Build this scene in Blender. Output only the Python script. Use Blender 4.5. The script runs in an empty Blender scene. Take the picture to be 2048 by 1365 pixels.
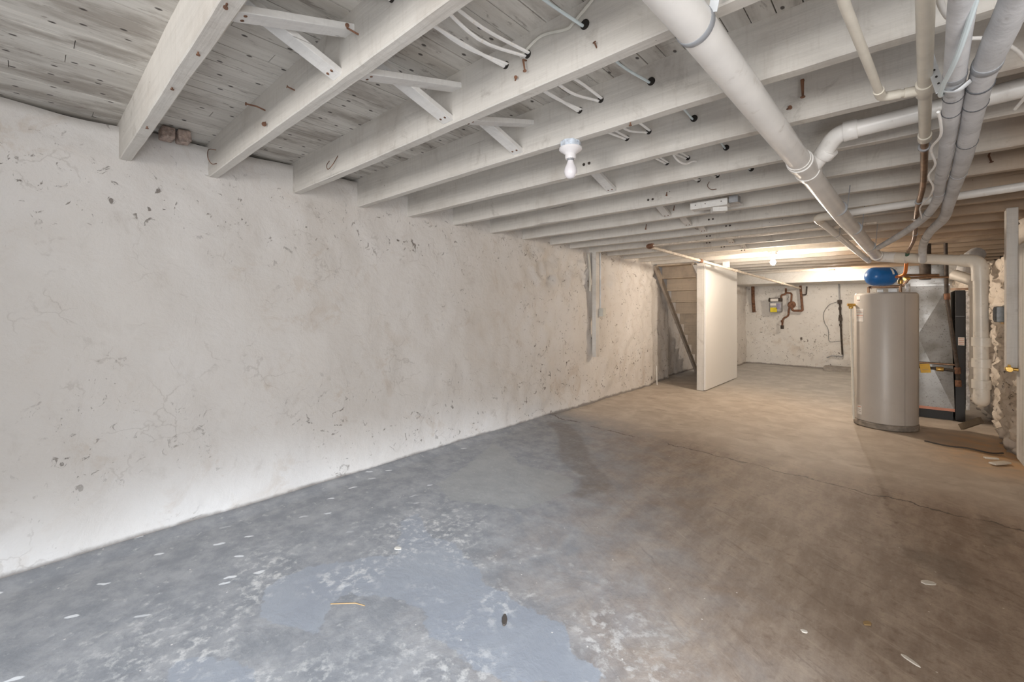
import bpy, bmesh, math, random
from mathutils import Vector, Matrix, noise
from math import pi, sin, cos, radians
S = bpy.context.scene
COL = S.collection
random.seed(7)

# ---------------------------------------------------------------- camera
H = 1.25
cd = bpy.data.cameras.new('camera'); cam = bpy.data.objects.new('camera', cd); COL.objects.link(cam)
cd.sensor_width = 36.0; cd.lens = 869.0 * 36.0 / 2048.0
cd.shift_y = -62.0 / 2048.0
cd.clip_start = 0.02; cd.clip_end = 200
cam.location = (0, 0, H); cam.rotation_euler = (radians(90), 0, radians(41.8))
S.camera = cam

# ---------------------------------------------------------------- world, daylight, exposure
vs = S.view_settings
S.display_settings.display_device = 'sRGB'
vs.view_transform = 'Standard'; vs.look = 'None'; vs.gamma = 1.0; vs.use_curve_mapping = False
vs.exposure = 0.8
W = bpy.data.worlds.new('World'); S.world = W; W.use_nodes = True
bg = W.node_tree.nodes['Background']; bg.inputs[0].default_value = (0.80, 0.88, 1.0, 1); bg.inputs[1].default_value = 0.16

def area(name, loc, aim, sx, sy, power, color, spread=180):
    l = bpy.data.lights.new(name, 'AREA'); l.shape = 'RECTANGLE'; l.size = sx; l.size_y = sy
    l.energy = power; l.color = color; l.spread = radians(spread)
    o = bpy.data.objects.new(name, l); COL.objects.link(o); o.location = loc
    o.rotation_euler = (Vector(aim) - Vector(loc)).to_track_quat('-Z', 'Y').to_euler()
    return o
# daylight from the rear; two lights added through an assumed, unseen right-hand opening
area('rear_daylight', (0.0, -6.0, 1.0), (-1.2, 3.0, 1.35), 2.4, 1.6, 175, (1.0, 0.98, 0.955))
area('added_right_daylight', (1.35, -0.75, 0.95), (-2.3, 3.6, 1.4), 1.2, 1.5, 33, (0.96, 0.98, 1.0))
area('added_band_daylight', (2.75, -1.3, 2.77), (-2.6, 0.5, 0.2), 1.6, 0.20, 290, (0.78, 0.88, 1.0))

# ---------------------------------------------------------------- mesh helpers
class MB:
    def __init__(s): s.v = []; s.f = []
    def add(s, vs_, fs):
        n = len(s.v); s.v += [Vector(p) for p in vs_]; s.f += [tuple(i + n for i in f) for f in fs]; return s
    def box(s, c, d, rot=None):
        x, y, z = (k / 2 for k in d)
        p = [Vector((a, b, e)) for e in (-z, z) for b in (-y, y) for a in (-x, x)]
        if rot is not None: p = [rot @ q for q in p]
        c = Vector(c)
        return s.add([q + c for q in p], [(0, 2, 3, 1), (4, 5, 7, 6), (0, 1, 5, 4), (2, 6, 7, 3), (0, 4, 6, 2), (1, 3, 7, 5)])
    def bar(s, a, b, w, t, up=(0, 0, 1)):
        a, b = Vector(a), Vector(b); d = (b - a); L = d.length; d.normalize()
        side = d.cross(Vector(up)); side.normalize(); u = side.cross(d)
        m = Matrix((d, side, u)).transposed()
        return s.box((a + b) / 2, (L, w, t), m)
    def tube(s, pts, r, n=16, caps=True, smooth=0, flat=1.0):
        P = [Vector(p) for p in pts]
        if smooth and len(P) > 2: P = spline(P, smooth)
        m = len(P); R = r if isinstance(r, (list, tuple)) else [r] * m
        if len(R) != m: R = [R[min(len(R) - 1, int(i * len(R) / m))] for i in range(m)]
        T = []
        for i in range(m):
            t = (P[min(i + 1, m - 1)] - P[max(i - 1, 0)]); t.normalize(); T.append(t)
        ref = Vector((0, 0, 1)) if abs(T[0].z) < .9 else Vector((1, 0, 0))
        u = T[0].cross(ref); u.normalize()
        vs_ = []
        for i in range(m):
            u = u - T[i] * u.dot(T[i]); u.normalize(); w = T[i].cross(u)
            k = 1.0
            if 0 < i < m - 1:
                c = (P[i] - P[i - 1]).normalized().dot(T[i]); k = 1 / max(c, .6)
            for j in range(n):
                a = 2 * pi * j / n
                vs_.append(P[i] + (u * cos(a) * k + w * sin(a) * flat) * R[i])
        fs = [(i * n + j, i * n + (j + 1) % n, (i + 1) * n + (j + 1) % n, (i + 1) * n + j) for i in range(m - 1) for j in range(n)]
        if caps: fs += [tuple(range(n - 1, -1, -1)), tuple((m - 1) * n + j for j in range(n))]
        return s.add(vs_, fs)
    def lathe(s, prof, o=(0, 0, 0), axis=(0, 0, 1), n=32):
        q = Vector((0, 0, 1)).rotation_difference(Vector(axis).normalized()); o = Vector(o)
        vs_ = []; m = len(prof)
        for r, z in prof:
            for j in range(n):
                a = 2 * pi * j / n; vs_.append(o + q @ Vector((r * cos(a), r * sin(a), z)))
        fs = [(i * n + j, i * n + (j + 1) % n, (i + 1) * n + (j + 1) % n, (i + 1) * n + j) for i in range(m - 1) for j in range(n)]
        fs += [tuple(range(n - 1, -1, -1)), tuple((m - 1) * n + j for j in range(n))]
        return s.add(vs_, fs)
    def prism(s, poly, z0, z1):
        n = len(poly)
        return s.add([(x, y, z0) for x, y in poly] + [(x, y, z1) for x, y in poly],
                     [tuple(range(n - 1, -1, -1)), tuple(range(n, 2 * n))] + [(i, (i + 1) % n, n + (i + 1) % n, n + i) for i in range(n)])
    def build(s, name, m, parent=None, smooth=True, bevel=0, angle=38, keep=False):
        if parent is not None: org = Vector(parent['_o'])
        elif keep: org = Vector((0, 0, 0))
        else:
            lo = [min(p[i] for p in s.v) for i in range(3)]; hi = [max(p[i] for p in s.v) for i in range(3)]
            org = Vector(((lo[0] + hi[0]) / 2, (lo[1] + hi[1]) / 2, lo[2]))
        me = bpy.data.meshes.new(name); me.from_pydata([p - org for p in s.v], [], s.f)
        bm = bmesh.new(); bm.from_mesh(me); bmesh.ops.recalc_face_normals(bm, faces=bm.faces); bm.to_mesh(me); bm.free()
        if smooth:
            me.polygons.foreach_set('use_smooth', [True] * len(me.polygons)); me.set_sharp_from_angle(angle=radians(angle))
        me.materials.append(m)
        o = bpy.data.objects.new(name, me); COL.objects.link(o)
        if parent is not None:
            o.parent = parent
            if parent.type == 'MESH': pass
        else: o.location = org
        o['_o'] = tuple(org)
        if bevel:
            b = o.modifiers.new('bevel', 'BEVEL'); b.width = bevel; b.segments = 2; b.limit_method = 'ANGLE'; b.angle_limit = radians(40)
        return o

def spline(P, k):
    out = []
    Q = [P[0] * 2 - P[1]] + P + [P[-1] * 2 - P[-2]]
    for i in range(1, len(Q) - 2):
        a, b, c, d = Q[i - 1:i + 3]
        for j in range(k):
            t = j / k
            out.append(.5 * ((2 * b) + (c - a) * t + (2 * a - 5 * b + 4 * c - d) * t * t + (3 * b - a - 3 * c + d) * t ** 3))
    out.append(P[-1].copy()); return out

def fillet(P, rad, k=7):
    """polyline with rounded corners"""
    P = [Vector(p) for p in P]; out = [P[0]]
    for i in range(1, len(P) - 1):
        a, b, c = P[i - 1], P[i], P[i + 1]
        u = (a - b).normalized(); w = (c - b).normalized()
        d = min(rad, (a - b).length * .48, (c - b).length * .48)
        p, q = b + u * d, b + w * d
        for j in range(k + 1):
            t = j / k; out.append(p * (1 - t) ** 2 + b * 2 * t * (1 - t) + q * t * t)
    out.append(P[-1]); return out

def tag(o, label, cat, group=None):
    o['label'] = label; o['category'] = cat
    if group: o['group'] = group
    return o
def thing(name, label, cat, loc, group=None):
    o = bpy.data.objects.new(name, None); COL.objects.link(o); o.location = loc; o.empty_display_size = .1
    o['_o'] = tuple(loc)
    return tag(o, label, cat, group)
def struct(o): o['kind'] = 'structure'; return o

# ---------------------------------------------------------------- materials
class NT:
    def __init__(s, name):
        s.m = bpy.data.materials.new(name); s.m.use_nodes = True; s.t = s.m.node_tree
        s.b = s.t.nodes['Principled BSDF']; s.pos = None
    def n(s, typ, **k):
        x = s.t.nodes.new(typ)
        for a, b in k.items(): setattr(x, a, b)
        return x
    def l(s, a, b): s.t.links.new(a, b)
    def set(s, sock, v):
        if hasattr(v, 'is_output'): s.l(v, sock)
        else: sock.default_value = v
    def P(s):
        if s.pos is None: s.pos = s.n('ShaderNodeNewGeometry').outputs['Position']
        return s.pos
    def map(s, scale, loc=(0, 0, 0), src=None):
        x = s.n('ShaderNodeMapping'); x.inputs['Scale'].default_value = scale; x.inputs['Location'].default_value = loc
        s.l(src or s.P(), x.inputs['Vector']); return x.outputs[0]
    def noise(s, scale, detail=4, rough=.55, vec=None, dist=0):
        x = s.n('ShaderNodeTexNoise'); s.l(vec or s.P(), x.inputs['Vector'])
        x.inputs['Scale'].default_value = scale; x.inputs['Detail'].default_value = detail
        x.inputs['Roughness'].default_value = rough; x.inputs['Distortion'].default_value = dist
        return x.outputs[0]
    def vor(s, scale, feature='F1', vec=None, out=0, rand=1.0, dim='3D'):
        x = s.n('ShaderNodeTexVoronoi', feature=feature, voronoi_dimensions=dim); s.l(vec or s.P(), x.inputs['Vector'])
        x.inputs['Scale'].default_value = scale; x.inputs['Randomness'].default_value = rand
        return x.outputs[out]
    def rng(s, v, a, b, c=0., d=1., smooth=True):
        x = s.n('ShaderNodeMapRange'); x.interpolation_type = 'SMOOTHSTEP' if smooth else 'LINEAR'
        s.l(v, x.inputs[0])
        for i, k in enumerate((a, b, c, d)): x.inputs[1 + i].default_value = k
        return x.outputs[0]
    def math(s, op, a, b=0.):
        x = s.n('ShaderNodeMath', operation=op); s.set(x.inputs[0], a); s.set(x.inputs[1], b); return x.outputs[0]
    def mix(s, fac, a, b, mode='MIX'):
        x = s.n('ShaderNodeMix', data_type='RGBA', blend_type=mode)
        s.set(x.inputs[0], fac)
        for sock, v in ((x.inputs[6], a), (x.inputs[7], b)):
            if isinstance(v, tuple) and len(v) == 3: v = v + (1,)
            s.set(sock, v)
        return x.outputs[2]
    def xyz(s):
        x = s.n('ShaderNodeSeparateXYZ'); s.l(s.P(), x.inputs[0]); return x.outputs
    def attr(s, name):
        x = s.n('ShaderNodeAttribute', attribute_name=name); return x.outputs['Fac']
    def bump(s, h, strength=.5, dist=.01, prev=None):
        x = s.n('ShaderNodeBump'); x.inputs['Strength'].default_value = strength; x.inputs['Distance'].default_value = dist
        s.l(h, x.inputs['Height'])
        if prev: s.l(prev, x.inputs['Normal'])
        return x.outputs[0]
    def fin(s, color, rough=.6, normal=None, metal=0., spec=.5):
        if isinstance(color, tuple) and len(color) == 3: color = color + (1,)
        s.set(s.b.inputs['Base Color'], color); s.set(s.b.inputs['Roughness'], rough); s.set(s.b.inputs['Metallic'], metal)
        s.b.inputs['Specular IOR Level'].default_value = spec
        if normal: s.l(normal, s.b.inputs['Normal'])
        return s.m

def m_plain(name, c, rough=.5, metal=0., mott=.12, scale=9., dirt=None, bump=.0, spec=.5):
    t = NT(name); n = t.noise(scale, 5)
    lo = tuple(k * (1 - mott) for k in c); hi = tuple(min(1, k * (1 + mott)) for k in c)
    col = t.mix(t.rng(n, .3, .7), lo, hi)
    if dirt:
        col = t.mix(t.math('MULTIPLY', t.rng(t.noise(scale * 2.6, 6, .65), .56, .72), dirt[3]), col, dirt[:3])
    return t.fin(col, rough, t.bump(t.noise(scale * 12, 3), bump, .004) if bump else None, metal, spec)

def m_wood(name, c, dark, amt=.45, along='X', bare=None):
    t = NT(name)
    sc = {'X': (1.2, 26, 26), 'Y': (26, 1.2, 26), 'Z': (26, 26, 1.2)}[along]
    g = t.noise(1.6, 6, .6, t.map(sc)); big = t.noise(2.3, 5, .6); fine = t.noise(38, 4, .6)
    col = t.mix(t.rng(g, .3, .75), c, tuple(k * .9 for k in c))
    col = t.mix(t.math('MULTIPLY', t.rng(big, .5, .74), amt), col, dark)
    scuff = t.math('MULTIPLY', t.rng(t.noise(7, 8, .7, dist=.8), .55, .70), t.rng(t.noise(1.3, 3), .40, .58))
    col = t.mix(t.math('MULTIPLY', scuff, .4), col, tuple(k * .72 for k in dark))
    saw = t.noise(1.0, 3, .6, t.map({'X': (75, 8, 9), 'Y': (8, 75, 9), 'Z': (9, 8, 75)}[along]))
    col = t.mix(t.math('MULTIPLY', t.rng(saw, .5, .7), .16), col, dark)
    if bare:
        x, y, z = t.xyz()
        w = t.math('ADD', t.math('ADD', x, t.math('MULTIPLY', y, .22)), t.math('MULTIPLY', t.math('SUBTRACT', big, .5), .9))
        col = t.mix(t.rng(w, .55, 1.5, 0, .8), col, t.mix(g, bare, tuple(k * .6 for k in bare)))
    spk = t.math('MULTIPLY', t.rng(t.vor(13, out=0), .06, .035), t.rng(t.noise(5, 2), .52, .6))
    col = t.mix(t.math('MULTIPLY', spk, .8), col, (.07, .05, .04))
    # hairline checks along the grain
    chk = t.rng(t.noise(1.0, 2, .5, t.map({'X': (.7, 55, 55), 'Y': (55, .7, 55), 'Z': (55, 55, .7)}[along])), .735, .76)
    col = t.mix(t.math('MULTIPLY', chk, .55), col, (.12, .10, .085))
    nb = t.bump(g, .35, .006); nb = t.bump(fine, .35, .003, nb); nb = t.bump(saw, .25, .003, nb)
    return t.fin(col, .72, nb, 0, .3)

def m_wall(name, base, rubble_from=None, dirty=.35, speck=1.0):
    t = NT(name); x, y, z = t.xyz()
    big = t.noise(.9, 5, .6); mid = t.noise(5.5, 7, .62, dist=.4); fine = t.noise(45, 5, .6)
    col = t.mix(t.rng(big, .35, .68), base, tuple(k * q for k, q in zip(base, (.93, .915, .895))))
    col = t.mix(t.math('MULTIPLY', t.rng(mid, .56, .75), dirty), col, (.42, .36, .31))
    st = t.math('MULTIPLY', t.rng(t.noise(3.4, 7, .68, dist=.9), .53, .66), t.rng(t.noise(1.1, 3), .42, .6))
    col = t.mix(t.math('MULTIPLY', st, .4), col, (.56, .46, .37))
    # thin cracks
    wv = t.n('ShaderNodeVectorMath', operation='ADD'); t.l(t.P(), wv.inputs[0])
    nz = t.n('ShaderNodeTexNoise'); t.l(t.P(), nz.inputs['Vector']); nz.inputs['Scale'].default_value = 3.5; nz.inputs['Detail'].default_value = 6
    sc = t.n('ShaderNodeVectorMath', operation='SCALE'); t.l(nz.outputs['Color'], sc.inputs[0]); sc.inputs['Scale'].default_value = .55
    t.l(sc.outputs[0], wv.inputs[1])
    edge = t.vor(4.2, 'DISTANCE_TO_EDGE', wv.outputs[0])
    crack = t.math('MULTIPLY', t.rng(edge, .03, .006), t.rng(t.noise(3.1, 4, .6), .52, .62))
    col = t.mix(t.math('MULTIPLY', crack, .22), col, (.3, .25, .21))
    # pits where the paint misses the stone
    p1 = t.rng(t.noise(15, 5, .68, dist=1.4), .615, .66)
    zone = t.rng(t.noise(1.3, 4, .55), .45, .62)
    if rubble_from is not None:
        zone = t.math('MAXIMUM', t.math('MULTIPLY', zone, .55), t.rng(y, rubble_from, rubble_from + .5))
    top = t.math('MULTIPLY', t.rng(z, 1.6, 1.8), t.rng(z, 2.1, 1.95)); zone = t.math('MAXIMUM', zone, top)
    zone = t.math('MULTIPLY', zone, t.rng(z, .9, .3, .75, 1.3)) if rubble_from is not None else zone
    col = t.mix(t.math('MULTIPLY', t.math('MULTIPLY', p1, zone), speck), col, (.13, .10, .08))
    # darker line where it meets the floor
    ft = t.math('MULTIPLY', t.rng(t.math('ADD', z, t.math('MULTIPLY', mid, -.06)), .01, -.02), .8)
    col = t.mix(ft, col, (.2, .17, .15))
    nb = t.bump(t.noise(2.6, 3, .5), .25, .06); nb = t.bump(t.noise(6, 7, .62, dist=.25), .42, .03, nb); nb = t.bump(t.noise(16, 4, .55), .22, .010, nb); nb = t.bump(fine, .12, .003, nb)
    nb = t.bump(t.math('SUBTRACT', 1., t.math('MULTIPLY', p1, zone)), .5, .012, nb)
    return t.fin(col, .62, nb, 0, .35)

def m_emit(name, c, st):
    t = NT(name); t.fin((.9, .9, .88), .3)
    t.b.inputs['Emission Color'].default_value = c + (1,); t.b.inputs['Emission Strength'].default_value = st
    return t.m

WALL = m_wall('painted_stone', (.78, .745, .712), 3.3, .22)
WALLB = m_wall('painted_rubble', (.80, .78, .75), 0.0, .35, 1.0)
WALLR = m_wall('crumbling_paint', (.84, .76, .67), 0.0, .35, 1.0)
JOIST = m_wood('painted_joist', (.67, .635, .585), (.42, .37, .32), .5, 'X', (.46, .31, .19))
BRACE = m_wood('painted_brace', (.76, .74, .71), (.52, .48, .44), .3, 'Y')
BOARDZ = m_wood('painted_board_upright', (.72, .69, .65), (.45, .39, .33), .45, 'Z')
STAIRW = m_wood('old_stair_wood', (.66, .54, .41), (.34, .27, .21), .6, 'X')
STAIRZ = m_wood('old_stringer_wood', (.50, .43, .36), (.25, .19, .14), .6, 'Y')
RAWWOOD = m_wood('bare_wood', (.42, .28, .13), (.22, .14, .08), .5)
RAWDARK = m_wood('dark_old_wood', (.20, .15, .10), (.09, .065, .045), .6)
PVC = m_plain('white_pvc', (.84, .815, .78), .33, 0, .05, 6, (.42, .36, .3, .35))
PVCW = m_plain('warm_lit_pvc', (.77, .71, .62), .35, 0, .06, 6, (.42, .34, .26, .35))  # white pvc of the far runs, warm light put into its colour
CPVC = m_plain('cream_supply_pipe', (.80, .75, .65), .38, 0, .05, 14)
FOAM = m_plain('grey_foam_wrap', (.60, .60, .61), .75, 0, .14, 7, (.30, .29, .28, .6), .25)
TAPE = m_plain('dark_tape', (.10, .105, .115), .5)
GREYT = m_plain('grey_tape', (.34, .35, .37), .45)
STRAPM = m_plain('pale_strap', (.70, .72, .74), .4)
COPPER = m_plain('dull_copper', (.34, .22, .145), .42, .85, .25, 18, (.2, .14, .1, .6))
BRASS = m_plain('brass', (.62, .40, .12), .35, .9, .2, 22)
RUST = m_plain('rusty_iron', (.20, .10, .06), .8, .2, .4, 24, (.35, .17, .09, .7), .5)
DARKIRON = m_plain('dark_iron', (.075, .06, .05), .65, .4, .3, 20, (.2, .1, .06, .6))
PAINTPIPE = m_plain('flaking_painted_pipe', (.66, .58, .49), .7, 0, .15, 16, (.2, .11, .07, .95), .5)
CABW = m_plain('white_cable', (.88, .86, .83), .5, 0, .05, 9, (.62, .42, .2, .35))
CABB = m_plain('pale_blue_cable', (.66, .74, .76), .5, 0, .05)
CABG = m_plain('grey_painted_cable', (.60, .58, .52), .6, 0, .1)
CERAMIC = m_plain('white_ceramic', (.85, .82, .82), .25, 0, .03)
BULBW = m_plain('frosted_bulb', (.88, .84, .86), .18, 0, .02)
BOXBL = m_plain('bluish_box', (.62, .68, .76), .5, 0, .2, 40, (.15, .2, .3, .6))
GLOW = m_emit('lit_bulb', (1.0, .85, .69), 880); GLOWF = m_emit('lit_far_bulb', (1.0, .88, .74), 480)
HEATER = m_plain('taupe_enamel', (.50, .46, .42), .36, .0, .03, 3, (.42, .36, .31, .25))
HEATBASE = m_plain('dirty_heater_base', (.30, .26, .22), .7, .1, .3, 15)
SEAMM = m_plain('dark_seam', (.27, .235, .21), .5)
PAPER = m_plain('paper_sticker', (.80, .77, .73), .6, 0, .03)
PRINT = m_plain('printed_line', (.38, .30, .27), .6)
PRINTR = m_plain('red_print', (.60, .28, .2), .6)
BLUE = m_plain('blue_enamel', (.012, .13, .40), .3, 0, .12, 7)
GALV = NT('galvanised_sheet')
_n = GALV.noise(60, 6, .7, dist=.8); _w = GALV.noise(4, 4)
GALV = GALV.fin(GALV.mix(GALV.rng(_n, .55, .7), GALV.mix(GALV.rng(_w, .35, .7), (.36, .355, .345), (.24, .23, .21)), (.11, .09, .075)), GALV.rng(_w, .3, .7, .34, .55), None, .8)
FOIL = m_plain('foil_insulation', (.70, .70, .71), .35, .6, .3, 30, (.1, .09, .08, .8), .9)
BLACK = m_plain('black_cabinet', (.012, .010, .009), .5)
YELLOW = m_plain('yellow_tag', (.70, .43, .06), .6)
YLABEL = m_plain('yellow_label', (.75, .62, .02), .5)
GREYM = m_plain('grey_meter', (.35, .355, .37), .42, .3, .15, 25)
GREYBOX = m_plain('grey_steel_box', (.22, .23, .235), .45, .5, .2, 25)
ORANGE = m_plain('orange_copper', (.62, .20, .05), .4, .6)
GREEN = m_plain('green_corroded', (.06, .12, .08), .7)
PANELW = NT('white_panel_paint')
_e = PANELW.noise(20, 5, .7)
PANELW = PANELW.fin(PANELW.mix(PANELW.math('MULTIPLY', PANELW.rng(PANELW.noise(9, 6, .7), .62, .75), .35), (.84, .825, .80), (.55, .49, .43)), .5, PANELW.bump(_e, .1, .003))
BRICK = m_plain('bare_brick', (.42, .32, .27), .85, 0, .35, 45, (.72, .69, .66, .95), .8)
CHIP = m_plain('pale_paint_chip', (.75, .70, .62), .6)
CHIPD = m_plain('dark_debris', (.08, .065, .055), .8)
STRAW = m_plain('straw', (.45, .30, .15), .7)
HOLE = m_plain('hole_dark', (.02, .016, .013), .9)
SLAB = m_plain('grey_concrete_curb', (.36, .33, .30), .8, 0, .15, 12, (.2, .17, .15, .5))
VOID = m_plain('dark_cavity', (.05, .038, .03), .9, 0, .4, 9, (.3, .24, .19, .8), .8)  # near-black with paler blotches, behind the gap over the right wall

# ---------------------------------------------------------------- floor
def sdf(poly, x, y):
    d = 1e9; ins = False; n = len(poly)
    for i in range(n):
        ax, ay = poly[i]; bx, by = poly[(i + 1) % n]
        ex, ey = bx - ax, by - ay; wx, wy = x - ax, y - ay
        q = max(0., min(1., (wx * ex + wy * ey) / (ex * ex + ey * ey)))
        dx, dy = wx - ex * q, wy - ey * q; d = min(d, dx * dx + dy * dy)
        if (ay > y) != (by > y) and x < (bx - ax) * (y - ay) / (by - ay) + ax: ins = not ins
    d = math.sqrt(d); return -d if ins else d
PA = [(-2.123, .704), (-2.159, .768), (-2.167, .92), (-2.035, 1.124), (-1.913, 1.263), (-2.195, 1.466), (-2.211, 1.621), (-1.917, 1.489), (-1.817, 1.529), (-1.579, 1.473), (-1.443, 1.409), (-1.259, 1.408), (-1.0, 1.437), (-.899, 1.339), (-.794, 1.357), (-.733, 1.301), (-1.002, 1.06), (-1.324, 1.04), (-1.407, 1.055), (-1.502, 1.127), (-1.64, 1.046), (-1.832, .964), (-1.802, .859), (-1.69, .765), (-1.828, .678), (-1.989, .65)]
PA2 = [(-1.95, .36), (-1.80, .50), (-1.55, .52), (-1.58, .35), (-1.75, .25)]
PB = [(-2.493, 1.958), (-2.63, 2.426), (-2.869, 2.933), (-2.553, 2.83), (-2.272, 2.669), (-2.041, 2.728), (-1.825, 2.718), (-1.709, 2.577), (-1.719, 2.298), (-1.773, 2.058), (-1.938, 2.004), (-2.209, 1.859)]
PD = [(.355, 3.915), (.437, 3.819), (.487, 3.673), (.459, 3.544), (.365, 3.426), (.348, 3.622)]
PD2 = [(-.022, 3.081), (.095, 3.121), (.222, 3.113), (.246, 2.799), (.215, 2.794), (.088, 2.881)]
PDK = [(-2.95, 3.9), (-2.6, 3.6), (-2.15, 3.0), (-1.80, 2.80), (-1.62, 2.45), (-1.5, 2.75), (-1.9, 3.1), (-2.3, 3.6), (-2.7, 3.95)]

t = NT('cellar_concrete'); x, y, z = t.xyz()
big = t.noise(1.1, 6, .6); mid = t.noise(4.2, 8, .65, dist=.5); fin_ = t.noise(22, 7, .68); grit = t.noise(120, 3, .6)
strk = t.noise(2.0, 9, .74, t.map((3.2, 1.0, 1), src=None))
brown = t.mix(t.rng(strk, .36, .66), (.205, .15, .112), (.33, .262, .205))
vr = t.n('ShaderNodeVectorRotate', rotation_type='Z_AXIS'); t.l(t.P(), vr.inputs['Vector']); vr.inputs['Angle'].default_value = .55
scr = t.noise(1, 8, .75, t.map((3, 26, 1), src=vr.outputs[0]), dist=.7)
brown = t.mix(t.math('MULTIPLY', t.rng(fin_, .53, .70), .6), brown, (.13, .085, .06))
brown = t.mix(t.math('MULTIPLY', t.rng(scr, .55, .68), .6), brown, (.12, .082, .06))
brown = t.mix(t.math('MULTIPLY', t.rng(scr, .44, .34), .4), brown, (.40, .32, .25))
grey = t.mix(t.rng(t.noise(6.5, 9, .72), .34, .68), (.18, .185, .195), (.275, .273, .277))
grey = t.mix(t.math('MULTIPLY', t.rng(fin_, .58, .72), .45), grey, (.50, .48, .46))
# paint gives way to bare brown concrete right and far, with cool and warm light coloured in too
edge = t.math('ADD', t.math('ADD', t.math('MULTIPLY', x, .62), t.math('MULTIPLY', y, .30)), t.math('MULTIPLY', t.math('SUBTRACT', mid, .5), 1.1))
col = t.mix(t.rng(edge, -.65, .55), grey, brown)
tan = t.mix(t.rng(mid, .35, .7), (.36, .305, .25), (.46, .405, .345))
tan = t.mix(t.math('MULTIPLY', t.rng(t.noise(3.2, 6, .65, t.map((1, 2.2, 1))), .56, .7), .5), tan, (.22, .165, .12))
beyond = t.math('ADD', t.math('ADD', y, t.math('MULTIPLY', x, .09)), t.math('MULTIPLY', t.math('SUBTRACT', mid, .5), .25))
col = t.mix(t.rng(beyond, 3.75, 4.5), col, tan)
greyfar = t.mix(t.rng(mid, .35, .7), (.33, .315, .295), (.44, .42, .395))
col = t.mix(t.rng(beyond, 6.2, 8.5), col, greyfar)
# seam between the two pours
seam = t.rng(t.math('ABSOLUTE', t.math('SUBTRACT', beyond, 3.84)), .014, .003)
col = t.mix(t.math('MULTIPLY', seam, t.rng(t.noise(2.5, 3), .38, .5)), col, (.07, .05, .04))
# smooth re-coated patches
jit = t.math('MULTIPLY', t.math('SUBTRACT', t.noise(7, 7, .68), .5), .16)
pa = t.rng(t.math('ADD', t.attr('patch'), jit), .006, -.006)
pcol = t.mix(t.rng(t.noise(2.5, 4), .35, .7), (.225, .238, .265), (.255, .268, .292))
col = t.mix(t.math('MULTIPLY', pa, .95), col, pcol)
pb = t.rng(t.math('ADD', t.attr('skim'), jit), .01, -.015)
col = t.mix(t.math('MULTIPLY', pb, .5), col, (.29, .285, .27))
pdk = t.math('MULTIPLY', t.rng(t.math('ADD', t.attr('damp'), jit), .04, -.03), t.rng(fin_, .3, .6, .5, 1))
col = t.mix(t.math('MULTIPLY', pdk, .5), col, (.11, .085, .065))
# paint drips: pale oval spots on the grey side, a few on the brown
dn = t.n('ShaderNodeTexNoise'); t.l(t.P(), dn.inputs['Vector']); dn.inputs['Scale'].default_value = 14
vr2 = t.n('ShaderNodeVectorRotate', rotation_type='Z_AXIS'); vr2.inputs['Angle'].default_value = .5
t.l(t.mix(.045, t.P(), dn.outputs['Color'], 'ADD'), vr2.inputs['Vector'])
vsp = t.map((20, 7.5, 7), src=vr2.outputs[0]); spot = t.math('MULTIPLY', t.rng(t.vor(1, out=0, vec=vsp, dim='2D'), .22, .15), t.rng(t.vor(1, out=1, vec=vsp, dim='2D'), .80, .84))
col = t.mix(t.math('MULTIPLY', t.math('MULTIPLY', spot, t.rng(edge, -.7, -1.3)), .85), col, (.62, .62, .62))
sp2 = t.math('MULTIPLY', t.rng(t.vor(30, out=0), .13, .09), t.rng(t.vor(30, out=1), .86, .88))
col = t.mix(t.math('MULTIPLY', sp2, .75), col, (.60, .56, .52))
# scuffed whitish worn areas beside the patch
sc_ = t.math('MULTIPLY', t.rng(fin_, .48, .64), t.math('MULTIPLY', t.rng(t.attr('patch'), .6, .03), t.rng(t.noise(2.2, 4), .44, .58)))
col = t.mix(t.math('MULTIPLY', sc_, .5), col, (.60, .58, .55))
# cracks
edgev = t.vor(.9, 'DISTANCE_TO_EDGE', t.mix(.22, t.P(), t.n('ShaderNodeTexNoise').outputs['Color']))
crk = t.math('MULTIPLY', t.rng(edgev, .007, .002), t.rng(t.noise(1.4, 3), .5, .56))
col = t.mix(t.math('MULTIPLY', crk, .0), col, (.06, .045, .035))
# warm bulb glow painted into the floor colour by the right wall
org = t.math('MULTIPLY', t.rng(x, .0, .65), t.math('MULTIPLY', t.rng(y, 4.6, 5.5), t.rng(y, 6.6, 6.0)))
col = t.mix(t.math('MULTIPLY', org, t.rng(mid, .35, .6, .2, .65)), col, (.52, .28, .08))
gain = t.n('ShaderNodeVectorMath', operation='SCALE'); t.l(col, gain.inputs[0]); gain.inputs['Scale'].default_value = 1.35; col = gain.outputs[0]
nb = t.bump(mid, .3, .02); nb = t.bump(fin_, .35, .006, nb); nb = t.bump(scr, .2, .004, nb); nb = t.bump(grit, .2, .0015, nb)
FLOOR = t.fin(col, t.rng(pa, 0, 1, .55, .36), nb, 0, .45)

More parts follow.
